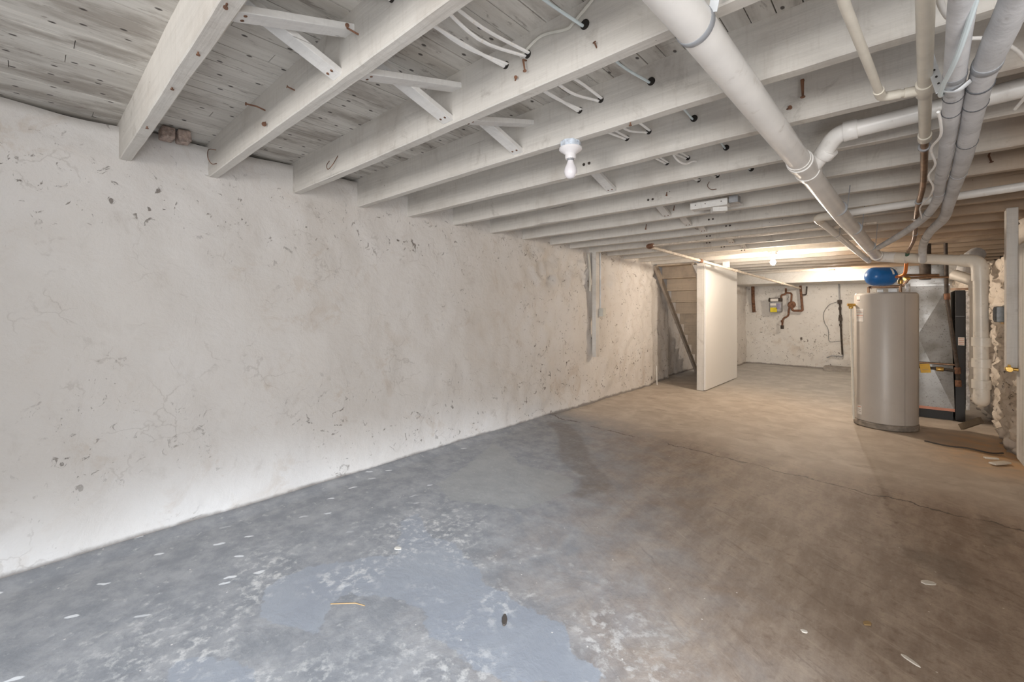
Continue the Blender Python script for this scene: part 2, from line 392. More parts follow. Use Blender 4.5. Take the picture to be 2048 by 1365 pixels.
X0, X1, Y0, Y1, ST = -3.4, 1.15, -2.0, 11.6, .04
nx = int((X1 - X0) / ST) + 1; ny = int((Y1 - Y0) / ST) + 1
mb = MB(); pv = []; sv = []; dv = []
for j in range(ny):
    yy = Y0 + j * ST
    for i in range(nx):
        xx = X0 + i * ST
        zz = .010 * (noise.noise((xx * .9, yy * .9, 3.1))) - .004
        if yy < 4.2: zz += .02 * max(0, 1 - abs(xx + 3.08) / .12)
        mb.v.append(Vector((xx, yy, zz)))
        near = -3 < xx < .8 and 0 < yy < 4.4
        pv.append(min(sdf(PA, xx, yy), sdf(PA2, xx, yy)) if near else 1.)
        sv.append(sdf(PB, xx, yy) if near else 1.)
        dv.append(min(sdf(PD, xx, yy), sdf(PD2, xx, yy), sdf(PDK, xx, yy)) if near else 1.)
mb.f = [(j * nx + i, j * nx + i + 1, (j + 1) * nx + i + 1, (j + 1) * nx + i) for j in range(ny - 1) for i in range(nx - 1)]
fl = struct(mb.build('floor', FLOOR, keep=True))
for nm, a in (('patch', pv), ('skim', sv), ('damp', dv)):
    at = fl.data.attributes.new(nm, 'FLOAT', 'POINT'); at.data.foreach_set('value', a)

# ---------------------------------------------------------------- walls
def wall(name, path, z0, z1, m, amp, rough, step=.045, zstep=.05, seed=0, thick=.25, top=None):
    """displaced wall surface along a plan path (room on the left of its direction), with a thickness behind"""
    pts = []; P = [Vector((a, b, 0)) for a, b in path]
    for a, b in zip(P, P[1:]):
        k = max(1, int((b - a).length / step))
        pts += [(a.lerp(b, i / k), (b - a).normalized()) for i in range(k)]
    pts.append((P[-1], (P[-1] - P[-2]).normalized()))
    nz = int((z1 - z0) / zstep) + 1; n = len(pts)
    mb = MB()
    for i, (p, d) in enumerate(pts):
        d = (pts[min(i + 1, n - 1)][0] - pts[max(i - 1, 0)][0]).normalized()
        nor = Vector((-d.y, d.x, 0))
        zt = z1 if top is None else top(p)
        for k in range(nz):
            zz = z0 + (zt - z0) * k / (nz - 1)
            q = Vector((p.x, p.y, zz)) + Vector((seed, 0, 0))
            h = amp * (noise.noise(q * 1.3) * 1.0 + noise.noise(q * 3.1) * .55)
            rr = rough(p, zz)
            h += rr * (noise.noise(q * 6.5) * .6 + abs(noise.noise(q * 12.)) * .7 - .3)
            if rr > .04: h += rr * (noise.noise(q * 19.) * .7 + noise.cell(q * 9.) * .5 - .4 * (noise.noise(q * 3.) > .1))
            mb.v.append(Vector((p.x, p.y, zz)) + nor * h)
    f = n * nz
    for i, (p, d) in enumerate(pts):
        nor = Vector((-d.y, d.x, 0)); zt = z1 if top is None else top(p)
        mb.v.append(Vector((p.x, p.y, z0)) - nor * thick); mb.v.append(Vector((p.x, p.y, zt)) - nor * thick)
    F = [(i * nz + k, (i + 1) * nz + k, (i + 1) * nz + k + 1, i * nz + k + 1) for i in range(n - 1) for k in range(nz - 1)]
    for i in range(n - 1):
        a, b = f + 2 * i, f + 2 * i + 2
        F += [(a, a + 1, b + 1, b), (i * nz + nz - 1, (i + 1) * nz + nz - 1, b + 1, a + 1)]
    mb.f = F
    o = struct(mb.build(name, m, keep=True, angle=180)); return o

def r_left(p, z):
    k = min(1, max(0, (p.y - 3.0) / .8)); low = .35 if z < .5 and p.y < 3 else 1
    m = min(1, max(0, (p.y - 1.2) / 1.)) * (1 if z < 1.35 else .5)
    return (.006 + .012 * m + .018 * k + (.012 if 1.55 < z < 1.95 else 0)) * low
# the room lies to the +X side of the left wall: its path runs from far to near
wall('wall_left', [(-2.72, 11.55), (-2.72, 9.75), (-3.26, 9.65), (-3.26, 7.9), (-3.15, 7.82), (-3.15, 7.12), (-3.09, 7.0), (-3.09, -2.0)], -.03, 2.24, WALL, .022, r_left, top=lambda p: 2.228 + .02 * noise.noise((0, p.y * 3.1, 2)))
wall('wall_back', [(1.0, 11.38), (-2.95, 11.38)], -.03, 2.24, WALLB, .03, lambda p, z: .034, seed=5)
def r_right(p, z): return .055 if p.y > 5.1 else .012
def t_right(p):
    k = max(0, min(1, (p.y - 5.35) / .5)); return 2.24 - k * .47 + .05 * noise.noise((0, p.y * 5, 0)) * k
wall('wall_right', [(.73, .75), (.73, 11.5)], -.03, 2.24, WALLR, .03, r_right, step=.03, zstep=.03, seed=11, top=t_right)
wall('rear_light_blocker', [(-3.3, -1.95), (-1.85, -1.95)], -.03, 2.24, WALLB, .02, lambda p, z: .015, seed=17)  # unseen stub wall added to keep rear daylight off the near left bay
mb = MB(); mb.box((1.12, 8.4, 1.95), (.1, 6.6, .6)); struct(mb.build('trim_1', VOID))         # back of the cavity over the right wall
mb = MB(); mb.box((.86, -.62, 2.11), (.26, 2.74, .30)); struct(mb.build('trim_2', JOIST))      # unseen lintel, added to cut off daylight above the low wall band

# ---------------------------------------------------------------- ceiling deck
t = NT('painted_deck_boards'); x, y, z = t.xyz()
cell = t.math('FLOOR', t.math('DIVIDE', x, .076))
wn = t.n('ShaderNodeTexWhiteNoise', noise_dimensions='1D'); t.l(cell, wn.inputs['W'])
g = t.noise(1.5, 6, .6, t.map((26, 1.1, 5)))
col = t.mix(wn.outputs[0], (.54, .51, .465), (.65, .62, .57))
col = t.mix(t.math('MULTIPLY', t.rng(g, .42, .75), .45), col, (.40, .36, .32))
col = t.mix(t.math('MULTIPLY', t.rng(t.noise(3.0, 6, .65, t.map((2.5, .8, 1))), .46, .66), .7), col, (.27, .235, .20))
col = t.mix(t.math('MULTIPLY', t.rng(t.noise(9, 7, .7, t.map((4, 1, 1)), dist=.5), .57, .68), .6), col, (.17, .14, .12))
vn = t.map((11, 6.5, 1)); vsel = t.vor(1, out=1, vec=vn, dim='2D')
nail = t.math('MULTIPLY', t.rng(t.vor(1, out=0, vec=vn, dim='2D'), .085, .05), t.rng(vsel, .36, .39))
col = t.mix(t.math('MULTIPLY', nail, .9), col, (.05, .04, .035))
DECK = t.fin(col, .7, t.bump(g, .4, .004), 0, .3)
mb = MB(); zd = 2.252
xx = -3.35
while xx < 1.1:
    w = .0725; y0 = -2.0
    while y0 < 11.5:
        L = random.uniform(1.6, 3.6); y1 = min(11.5, y0 + L)
        dz = random.uniform(-.0015, .0015)
        # stair opening
        segs = [(y0, y1)]
        if xx < -2.34: segs = [(a, b) for a, b in ((y0, min(y1, 7.15)), (max(y0, 9.6), y1)) if b - a > .02]
        for a, b in segs: mb.box((xx + w / 2, (a + b) / 2, zd + .012 + dz), (w, b - a - .002, .024))
        y0 = y1
    xx += .076
struct(mb.build('ceiling', DECK, smooth=False, bevel=.002, keep=True))
mb = MB(); mb.box((.5 * (-2.33 + 1.15), 4.75, 2.285), (3.48, 13.5, .016)); mb.box((-2.85, 2.55, 2.285), (1.02, 9.1, .016))
struct(mb.build('trim_3', HOLE, smooth=False))        # dark underlay that shows through the gaps

# ---------------------------------------------------------------- joists
def zj(y): return 2.055 - .0075 * y
JY = [-.24, .33, .727, 1.21, 1.69, 2.145, 2.638, 3.134, 3.64, 4.145, 4.56, 5.03, 5.50, 5.97, 6.45, 6.92, 7.40, 7.87, 8.35, 8.82, 9.30, 9.77]
ORD = ['zeroth', 'first', 'second', 'third', 'fourth', 'fifth', 'sixth', 'seventh', 'eighth', 'ninth', 'tenth', 'eleventh', 'twelfth', 'thirteenth', 'fourteenth', 'fifteenth', 'sixteenth', 'seventeenth', 'eighteenth', 'nineteenth', 'twentieth', 'last']
FEAT = {1: 'rust-marked joist at top left, first in front of the camera', 2: 'second joist from the camera, its underside notched, bent nails on its side',
        3: 'third joist from the camera, wire loop near its wall end', 4: 'fourth joist from the camera, the unlit bulb hanging from it',
        5: 'fifth joist from the camera, just behind the unlit bulb', 6: 'sixth joist from the camera, right behind the white branch drain',
        7: 'seventh joist from the camera, curled wire on its side', 8: 'eighth joist from the camera, carrying the white wooden block',
        14: 'fourteenth joist from the camera, just behind the nearer lit bulb', 21: 'farthest joist from the camera, in front of the boxed beam'}
def joist(i, y):
    T = .052 + random.uniform(-.004, .006); z0 = zj(y); z1 = 2.2535; x0 = -3.22 if not 7.1 < y < 9.6 else -2.33; x1 = .93 if y < 5.6 else 1.06
    n = 46; mb = MB(); c = .004
    prof = [(0, z1), (0, z0 + c), (c, z0), (T - c, z0), (T, z0 + c), (T, z1)]
    for k in range(n + 1):
        x = x0 + (x1 - x0) * k / n
        wob = .004 * noise.noise((x * 1.1, y * 7, 1)); wz = .006 * noise.noise((x * .8, y * 7, 5)) + .0025 * noise.noise((x * 7, y * 7, 8))
        for a, b in prof:
            mb.v.append(Vector((x, y + a + wob + .0015 * noise.noise((x * 9, y * 3 + a * 30, b * 9)), b + (wz if b < z1 else 0))))
    m = len(prof)
    mb.f = [(k * m + j, k * m + (j + 1) % m, (k + 1) * m + (j + 1) % m, (k + 1) * m + j) for k in range(n) for j in range(m)]
    mb.f += [tuple(range(m)), tuple(n * m + j for j in range(m - 1, -1, -1))]
    lb = 'white-painted ' + FEAT.get(i, ORD[i] + ' ceiling joist counted from the camera')
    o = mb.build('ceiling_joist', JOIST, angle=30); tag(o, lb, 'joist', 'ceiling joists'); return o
J = [None] + [joist(i, y) for i, y in enumerate(JY) if i]

def hole(i, x, z, r=.012):
    mb = MB(); mb.lathe([(r, -.004), (r, .004), (r * .5, .0042)], (x, JY[i] - .002, z), (0, -1, 0), 14); mb.build('bored_hole', HOLE, J[i])
def nail(i, pts, r=.0028, m=None):
    mb = MB(); mb.tube(pts, r, 8); mb.lathe([(r * 2.2, -.001), (r * 2.2, .0015)], pts[-1], Vector(pts[-1]) - Vector(pts[-2]), 10)
    mb.build('nail', m or RUST, J[i])
def hook(i, pts, r=.002):
    MB().tube(pts, r, 8, smooth=5).build('wire_hook', RUST, J[i])
# nails and wires the photograph shows on the joists
nail(1, [(-1.62, .355, 2.052), (-1.62, .355, 2.04)], .0027); nail(1, [(-1.95, .35, 2.052), (-1.95, .35, 2.043)], .0027)
nail(1, [(-2.45, .352, 2.052), (-2.45, .352, 2.043)], .0027); nail(1, [(-1.31, .35, 2.052), (-1.305, .345, 2.035)], .0027)
nail(2, [(-2.16, .735, 2.16), (-2.155, .69, 2.165), (-2.18, .655, 2.172)], .0035); nail(2, [(-1.83, .735, 2.14), (-1.84, .70, 2.15)], .003)
nail(2, [(-2.16, .735, 2.11), (-2.15, .715, 2.095), (-2.13, .712, 2.085)], .0045)
hook(2, [(-2.93, .73, 2.17), (-2.92, .69, 2.16), (-2.90, .68, 2.11), (-2.91, .70, 2.08), (-2.92, .73, 2.09)])
nail(2, [(-1.32, .735, 2.15), (-1.33, .69, 2.16), (-1.31, .68, 2.155)], .003)
hook(3, [(-2.55, 1.215, 2.15), (-2.54, 1.19, 2.11), (-2.50, 1.18, 2.075), (-2.46, 1.19, 2.10), (-2.44, 1.215, 2.16)])
nail(3, [(-1.01, 1.215, 2.155), (-1.01, 1.19, 2.15), (-1.0, 1.187, 2.105)], .003)
nail(3, [(-1.07, 1.215, 2.10), (-1.05, 1.195, 2.103)], .003); nail(3, [(-.72, 1.215, 2.08), (-.72, 1.195, 2.095)], .0025)
nail(4, [(-.55, 1.695, 2.20), (-.55, 1.675, 2.195), (-.548, 1.67, 2.165)], .0035)
nail(5, [(-.30, 2.15, 2.20), (-.30, 2.12, 2.195), (-.297, 2.112, 2.12)], .004); nail(5, [(-.36, 2.15, 2.10), (-.345, 2.135, 2.10)], .004)
nail(4, [(-.85, 1.70, 2.044), (-.85, 1.70, 2.03)], .003)
hook(7, [(-.98, 3.14, 2.14), (-.985, 3.11, 2.10), (-.96, 3.105, 2.07), (-.93, 3.12, 2.07)]); nail(7, [(-1.28, 3.14, 2.12), (-1.275, 3.12, 2.09)], .003)
nail(8, [(-1.42, 3.64, 2.13), (-1.42, 3.625, 2.09)], .003); nail(9, [(-1.9, 4.15, 2.12), (-1.9, 4.13, 2.06)], .004)
hook(10, [(-1.55, 4.56, 2.13), (-1.56, 4.54, 2.09), (-1.54, 4.535, 2.07), (-1.52, 4.55, 2.075)])
nail(8, [(.38, 3.64, 2.15), (.37, 3.61, 2.12), (.38, 3.605, 2.08)], .004); nail(10, [(.35, 4.56, 2.11), (.33, 4.545, 2.12)], .004)
for i, x in ((9, -1.30), (10, -1.27), (11, -1.6), (12, -1.75), (13, -1.72), (14, -1.6), (5, -1.36), (7, -1.42)):
    for d in (0, .035): nail(i, [(x + d, JY[i] + .006, zj(JY[i]) + .05), (x + d, JY[i] - .003, zj(JY[i]) + .05)], .0038, DARKIRON)

# ---------------------------------------------------------------- cross bracing
def brace(a, kind):
    ya = JY[a] + .05; yb = JY[a + 1]; x = -1.42 + random.uniform(-.015, .015)
    za, zb = zj(ya), zj(yb)
    if kind == 'down':   # top at the near joist, foot on the far one
        p, q = (x - .045, ya - .002, 2.20), (x - .045, yb + .003, zb + .022)
        lb = 'white cross brace slanting down from the %s joist to the foot of the %s' % (ORD[a], ORD[a + 1])
    else:
        p, q = (x + .035, ya - .003, za + .022), (x + .035, yb + .002, 2.19)
        lb = 'white cross brace rising from the foot of the %s joist to the %s' % (ORD[a], ORD[a + 1])
    t_ = thing('cross_brace', lb, 'brace', p, 'cross braces between the joists')
    mb = MB(); mb.bar(p, q, .062, .022); mb.build('brace_board', BRACE, t_, bevel=.002)
    P_, Q_ = Vector(p), Vector(q); d = (Q_ - P_).normalized(); up = Vector((1, 0, 0)).cross(d)
    if up.z > 0: up = -up
    foot = Q_ - d * .03 if kind == 'down' else P_ + d * .03
    for s in (-.014, .014):
        mb = MB(); mb.lathe([(.005, -.002), (.005, .002), (.003, .0025)], foot + Vector((s, 0, 0)) + up * .011, up, 10); mb.build('nail', RUST, t_)
for a in (1, 2, 3): brace(a, 'down'); brace(a, 'up')
for a in (5, 7, 8, 9, 11, 12): brace(a, 'down')

# ---------------------------------------------------------------- cables through the joists
def cable(paths_xz, i0, i1, m, label, r=.007, flat=.7, start_y=None, end=None, sag=.025, cat='cable'):
    pts = []
    for i in range(i0, i1 + 1):
        x, z = paths_xz(i); y = JY[i]
        pts += [(x, y - .002, z), (x, y + .055, z)]
        if i < i1:
            x2, z2 = paths_xz(i + 1); s = sag * random.uniform(.6, 1.3)
            pts.append(((x + x2) / 2 + random.uniform(-.02, .02), (y + .055 + JY[i + 1]) / 2, (z + z2) / 2 - s))
    if start_y is not None: x, z = paths_xz(i0); pts.insert(0, (x - .02, start_y, z + .02))
    if end: pts += end
    mb = MB(); mb.tube(pts, r, 8, smooth=5, flat=flat); o = mb.build('electric_cable', m); return tag(o, label, cat, 'cables threaded through the joists')
R_ = random.Random(3)
def track(x0, dx, z0):
    c = {}
    def g(i):
        if i not in c: c[i] = (x0 + dx * i + R_.uniform(-.008, .008), z0 + R_.uniform(-.006, .006) - .004 * i)
        return c[i]
    return g
ga, gb, gc = track(-1.15, .012, 2.182), track(-1.065, .018, 2.186), track(-.81, .012, 2.185)
off = lambda g, dx, dz: (lambda i: (g(i)[0] + dx, g(i)[1] + dz))
for g in (ga, gb, gc):
    for i in range(2, 8): hole(i, g(i)[0] + .006, g(i)[1] + .003, .014 if g is not gc else .016)
cable(ga, 2, 8, CABW, 'white cable, left one of the pair nearest the cross braces', start_y=.2, sag=.010)
cable(off(ga, .014, .004), 2, 8, CABW, 'white cable, right one of the pair nearest the cross braces', start_y=.2, sag=.02)
cable(off(gb, -.004, .0), 2, 8, CABW, 'white cable with yellowed spots, left one of the middle pair', start_y=.2, sag=.032)
cable(off(gb, .012, .006), 2, 8, CABW, 'white cable, right one of the middle pair, sagging least', start_y=.2, sag=.004)
cable(gc, 2, 8, CABB, 'single pale blue cable threaded right of the white cable pairs', r=.005, flat=1., start_y=.2, sag=.004)
mb = MB(); mb.tube([(-1.03, 1.195, 2.17), (-1.0, 1.196, 2.185), (-.93, 1.198, 2.207), (-.83, 1.20, 2.187), (-.80, 1.198, 2.195), (-.74, 1.195, 2.225), (-.70, 1.19, 2.245)], .0055, 8, smooth=6)
tag(mb.build('electric_cable', CABG), 'grey-painted cable stapled along the side of the third joist', 'cable')
mb = MB(); mb.tube([(-.90, 2.20, 2.165), (-.93, 2.38, 2.10), (-.92, 2.5, 2.085), (-.90, 2.58, 2.115), (-.895, 2.630, 2.125)], .006, 8, smooth=6)
tag(mb.build('electric_cable', CABW), 'loose white cable drooping in a loop right of the unlit bulb', 'cable')

# ---------------------------------------------------------------- lamps
def bulb_prof(r=.031):
    return [(.0005, -.062), (r * .45, -.060), (r * .8, -.050), (r, -.031), (r * .93, -.014), (r * .66, .004), (r * .5, .016), (r * .45, .03)]
def lamp(x, y, z, label, lit, glow=GLOW):
    t_ = thing('bulb_holder', label, 'lamp', (x, y, z - .1), 'ceiling bulb holders')
    mb = MB(); mb.lathe([(.048, 0), (.048, .03)], (x, y, z - .03), (0, 0, 1), 8); mb.build('junction_box', BOXBL if not lit else CERAMIC, t_, smooth=False)
    mb = MB(); mb.lathe([(.024, -.052), (.026, -.045), (.026, -.03), (.034, -.022), (.048, -.014), (.054, -.008), (.054, 0)], (x, y, z - .03)); mb.build('holder', CERAMIC, t_)
    mb = MB(); mb.lathe([(.0165, -.012), (.0165, 0)], (x, y, z - .078), n=16); mb.build('bulb_collar', GREYM, t_)
    mb = MB(); mb.lathe(bulb_prof(), (x, y, z - .112)); b = mb.build('bulb', glow if lit else BULBW, t_)
    if lit: b['label'] = 'glowing bulb'
    return t_
lamp(-1.162, 1.715, zj(1.7) + .003, 'unlit white bulb in a ceramic holder under the fourth joist', False)
lamp(-1.235, 6.47, zj(6.47) + .003, 'lit bulb in a white holder, the nearer of the two glowing bulbs', True)
lamp(-.915, 9.60, zj(9.6) + .003, 'lit bulb in front of the boxed beam, the farther of the two glowing bulbs', True, GLOWF)
# block and small switch box between the joists
t_ = thing('mounting_block', 'white wooden block nailed under the eighth joist with a small box at its end', 'block', (-1.02, 3.35, 2.0), None)
MB().box((-1.05, 3.37, 2.028), (.26, .085, .05)).build('long_block', BRACE, t_, bevel=.003)
MB().box((-.885, 3.38, 2.04), (.06, .07, .05)).build('end_box', GREYM, t_, bevel=.003)
MB().box((-1.0, 3.41, 1.99), (.10, .085, .035), Matrix.Rotation(.5, 3, 'Z')).build('short_block', BRACE, t_, bevel=.003)
MB().bar((-1.16, 3.37, 2.055), (-.92, 3.66, 2.055), .07, .02).build('hanger_board', BRACE, t_, bevel=.002)
for dx in (-.09, -.02, .09):
    mb = MB(); mb.lathe([(.004, -.001), (.004, .002)], (-1.05 + dx, 3.327, 2.032), (0, -1, 0), 8); mb.build('screw', DARKIRON, t_)

# ---------------------------------------------------------------- main drain and its branches
def ring(parent, name, p, d, r, h, m, n=28):
    d = Vector(d).normalized(); p = Vector(p)
    mb = MB(); mb.lathe([(r * .97, -h / 2), (r, -h / 2 + .002), (r, h / 2 - .002), (r * .97, h / 2)], p, d, n); return mb.build(name, m, parent)
A0, A1, A2, A3 = Vector((-.46, -.35, 2.015)), Vector((-.395, 1.15, 1.983)), Vector((-.344, 2.45, 1.935)), Vector((-.18, 5.72, 1.80))
RD = .0465
dr = thing('drain_pipe', 'thick white drain pipe running away from above the camera to the water heater', 'pipe', (-.3, 2.5, 1.7))
mp = MB().tube([A0, A1, A2, Vector((-.29, 3.75, 1.88)), A3], RD, 28).build('main_pipe', PVC, dr)
dm = (A2 - A1).normalized(); df = (A3 - A2).normalized()
ring(dr, 'coupling', A2 - dm * .05, dm, RD + .008, .05, PVC); ring(dr, 'coupling', A2 + df * .11, df, RD + .008, .05, PVC)
MB().lathe([(RD + .004, -.13), (RD + .004, .13)], A2 + df * .03, df, 28).build('wye_fitting', PVC, dr)
B0, B1 = A2 + Vector((.01, .10, -.005)), Vector((-.185, 2.43, 2.045))
MB().tube(fillet([B0, B0.lerp(B1, .55) + Vector((-.01, 0, .0)), B1 + Vector((-.03, .005, 0)), B1 + Vector((.06, .004, .004))], .09), .037, 24).build('wye_branch', PVC, dr)
MB().tube([B1, (.97, 2.425, 2.085)], .036, 24).build('branch_pipe', PVC, dr)
ring(dr, 'coupling', B1 + Vector((.02, 0, .001)), (1, 0, .03), .043, .05, PVC); ring(dr, 'coupling', B0.lerp(B1, .5), B1 - B0, .043, .04, PVC)
# far end: elbow, cross run to the right wall, drop and trap
E0, E1 = Vector((-.165, 5.80, 1.795)), Vector((.50, 5.40, 1.665))
MB().tube(fillet([A3 - df * .05, E0, E0.lerp(E1, .25)], .09), RD + .006, 24).build('elbow', PVC, dr)
MB().tube([E0.lerp(E1, .15), E0.lerp(E1, .9)], RD, 24).build('cross_pipe', PVCW, dr)
ring(dr, 'coupling', E0.lerp(E1, .27), E1 - E0, RD + .007, .09, PVCW)
MB().tube(fillet([E0.lerp(E1, .84), E1 + Vector((.0, 0, 0)), (.505, 5.40, 1.50)], .10), RD + .007, 24).build('elbow', PVCW, dr)
MB().tube([(.505, 5.40, 1.56), (.512, 5.40, .56)], RD, 24).build('drop_pipe', PVCW, dr)
for z in (.98, .80, .62): ring(dr, 'coupling', (.511, 5.40, z), (0, 0, 1), RD + .013, .075, PVCW)
MB().tube(fillet([(.512, 5.40, .60), (.513, 5.40, .47), (.53, 5.9, .50), (.53, 5.98, .62)], .09), RD + .004, 24).build('trap_bend', PVCW, dr)
MB().tube([(.53, 5.98, .60), (.535, 6.0, 1.42)], .043, 24).build('riser_pipe', PVCW, dr)
MB().tube(fillet([(.535, 6.0, 1.38), (.535, 6.0, 1.52), (.40, 6.15, 1.60)], .08), .052, 20).build('elbow', PVCW, dr)
ring(dr, 'coupling', (.53, 5.985, .73), (0, 0, 1), .05, .06, PVCW)
# strap and bands round the main pipe
s0 = A1.lerp(A0, .02)
def band(parent, p, d, r, w, m, name='hanger_band'):
    return ring(parent, name, p, d, r + .0025, w, m)
band(dr, A1, Vector((.14, 1, -.02)), RD, .022, GREYT)
MB().bar(A1 + Vector((.045, -.006, .012)), A1 + Vector((.115, -.06, .245)), .022, .003, (0, 1, 0)).build('hanger_strap', STRAPM, dr)
for k in (.30, .52, .80): 
    band(dr, A2.lerp(A3, k), df, RD, .006, GREYT)
    MB().tube([A2.lerp(A3, k) + Vector((.047, 0, 0)), A2.lerp(A3, k) + Vector((.06, 0, .10 + .12 * k))], .003, 6).build('hanger_wire', GREYM, dr)

w2 = thing('waste_pipe', 'narrower white waste pipe with an elbow, left of the thick drain pipe', 'pipe', (-.4, 5., 1.7))
C0, C1, C2 = Vector((.97, 3.95, 2.005)), Vector((-.50, 4.20, 1.985)), Vector((-.265, 6.3, 1.80))
MB().tube(fillet([C0, C1 + (C0 - C1).normalized() * .1], .1), .026, 20).build('cross_run', PVC, w2)
MB().tube(fillet([C1 + (C0 - C1).normalized() * .12, C1, C1 + (C2 - C1).normalized() * .12], .07), .031, 20).build('elbow', PVCW, w2)
MB().tube([C1 + (C2 - C1).normalized() * .1, C2], .027, 20).build('long_run', PVC, w2)
for k in (.3, .93): band(w2, C1.lerp(C2, k), C2 - C1, .027, .006, GREYT)
MB().tube([C1.lerp(C2, .3) + Vector((.027, 0, 0)), C1.lerp(C2, .3) + Vector((.03, 0, .11))], .003, 6).build('hanger_wire', GREYM, w2)

# ---------------------------------------------------------------- supply pipes
sp = thing('supply_pipe', 'cream water pipe with a tee and side arm, left of the grey wrapped pipes', 'pipe', (.04, 2, 1.9))
MB().tube([(-.135, -.3, 1.95), (-.096, 1.24, 1.95), (-.048, 1.86, 1.95)], .0115, 16).build('side_pipe', CPVC, sp)
MB().tube(fillet([(-.052, 1.81, 1.95), (-.047, 1.875, 1.95), (.0, 1.885, 1.95)], .03), .0145, 16).build('elbow', CPVC, sp)
MB().tube([(-.01, 1.882, 1.95), (.06, 1.90, 1.95)], .0115, 16).build('side_arm', CPVC, sp)
ring(sp, 'coupling', (.028, 1.892, 1.95), (1, .2, 0), .0155, .04, CPVC, 16)
MB().tube([(.0, -.3, 1.95), (.042, 1.36, 1.95), (.058, 1.9, 1.95), (.073, 2.42, 1.95)], .0175, 18).build('main_pipe', CPVC, sp)
ring(sp, 'tee', (.056, 1.89, 1.95), (.03, 1, 0), .0215, .09, CPVC, 18); ring(sp, 'coupling', (.073, 2.42, 1.95), (.03, 1, 0), .022, .06, CPVC, 18)
MB().tube(fillet([(.073, 2.42, 1.95), (.092, 3.2, 1.915), (.078, 3.7, 1.89), (.088, 5.08, 1.85), (.05, 5.60, 1.80)], .2), .0135, 14).build('copper_pipe', COPPER, sp)
MB().tube([(.05, 5.60, 1.80), (.045, 5.68, 1.735)], .015, 12).build('corroded_joint', GREEN, sp)
MB().tube(fillet([(.045, 5.68, 1.74), (.035, 5.73, 1.60), (-.03, 5.86, 1.585)], .04), .0145, 12).build('bright_elbow', ORANGE, sp)
for p in ((.08, 3.55, 1.896), (.088, 4.75, 1.86)): ring(sp, 'pipe_clip', p, (0, 1, -.03), .017, .02, GREYT, 14)
ring(sp, 'pipe_clamp', (.075, 2.55, 1.945), (0, 1, 0), .021, .018, GREYM, 16)

def wrapped(pts, r, label, bands):
    o = thing('insulated_pipe', label, 'pipe', (pts[0][0], 2., 1.8), 'grey wrapped pipes under the joists')
    P_ = spline([Vector(p) for p in pts], 6)
    mb = MB(); mb.tube(P_, [r * (1 + .06 * noise.noise((i * .35, r * 50, 0))) for i in range(len(P_))], 18); mb.build('foam_sleeve', FOAM, o)
    for k, w, m in bands:
        i = int(k * (len(P_) - 2)); ring(o, 'tape_band', P_[i], P_[i + 1] - P_[i], r * 1.07, w, m, 20)
    return o
za = [(.05, -.2, 1.87), (.068, .4, 1.87), (.083, .9, 1.87), (.093, 1.248, 1.87), (.107, 1.634, 1.87), (.115, 1.814, 1.868), (.124, 2.13, 1.865), (.134, 2.466, 1.86), (.141, 2.948, 1.86), (.149, 3.327, 1.85), (.108, 3.855, 1.84), (-.003, 4.505, 1.83), (-.147, 5.091, 1.81)]
zb = [(.20, -.2, 1.87), (.19, .4, 1.87), (.181, .9, 1.87), (.172, 1.32, 1.87), (.166, 1.487, 1.87), (.162, 1.677, 1.87), (.166, 1.881, 1.868), (.178, 2.212, 1.862), (.19, 2.6, 1.86), (.195, 2.95, 1.86), (.202, 3.45, 1.85), (.21, 4.0, 1.85), (.165, 4.577, 1.84), (.146, 5.191, 1.81), (.15, 5.45, 1.70)]
wrapped(za, .0225, 'grey foam-wrapped pipe, the left of the two, bending left toward the heater', [(.34, .03, GREYT), (.42, .006, TAPE), (.46, .006, TAPE), (.72, .006, GREYT), (.83, .006, TAPE)])
wrapped(zb, .0275, 'grey foam-wrapped pipe, the thicker right one, ending behind the cross pipe', [(.34, .03, GREYT), (.395, .007, TAPE), (.44, .007, TAPE), (.52, .006, TAPE), (.62, .006, GREYT), (.90, .006, TAPE)])
mb = MB(); mb.tube([(.128, 1.0, 1.905), (.10, 1.38, 1.835), (.083, 1.60, 1.838), (.085, 1.72, 1.855), (.105, 1.78, 1.90)], .0055, 8, smooth=6)
tag(mb.build('control_cable', CABB), 'pale blue cable wound round the left grey wrapped pipe', 'cable')
mb = MB(); mb.tube([(.085, 1.84, 1.85), (.095, 1.93, 1.842), (.10, 2.05, 1.835), (.085, 2.25, 1.85), (.105, 2.45, 1.84), (.092, 2.65, 1.84), (.115, 2.85, 1.83), (.11, 3.1, 1.83), (.085, 3.5, 1.85), (.10, 3.8, 1.83), (.06, 4.0, 1.86)], .004, 8, smooth=6)
tag(mb.build('control_cable', CABW), 'thin cream cable twisting along the left grey wrapped pipe', 'cable')
mb = MB(); mb.tube([(.06, 1.25, 2.03), (.062, 1.32, 1.99), (.068, 1.42, 1.975), (.085, 1.5, 1.97), (.10, 1.56, 1.99)], .007, 10, smooth=6)
tag(mb.build('electric_cable', CABW), 'short white cable curving down beside the cream water pipe', 'cable')
mb = MB(); mb.tube([(.125, 1.80, 2.04), (.144, 1.806, 2.032), (.186, 1.838, 2.03), (.226, 1.889, 2.022), (.272, 1.987, 2.01), (.31, 2.12, 1.99), (.318, 2.258, 1.98), (.306, 2.36, 1.97)], .0055, 10, smooth=6)
tag(mb.build('electric_cable', CABW), 'white cable arching behind the right grey wrapped pipe at the top corner', 'cable')
o = thing('pipe_hanger', 'perforated pale metal strap slung round the left grey wrapped pipe', 'strap', (.1, 1.75, 1.9))
mb = MB(); sp_ = [Vector(p) for p in ((.066, 1.875, 2.046), (.074, 1.80, 1.96), (.084, 1.70, 1.862), (.112, 1.665, 1.838), (.138, 1.66, 1.855))]
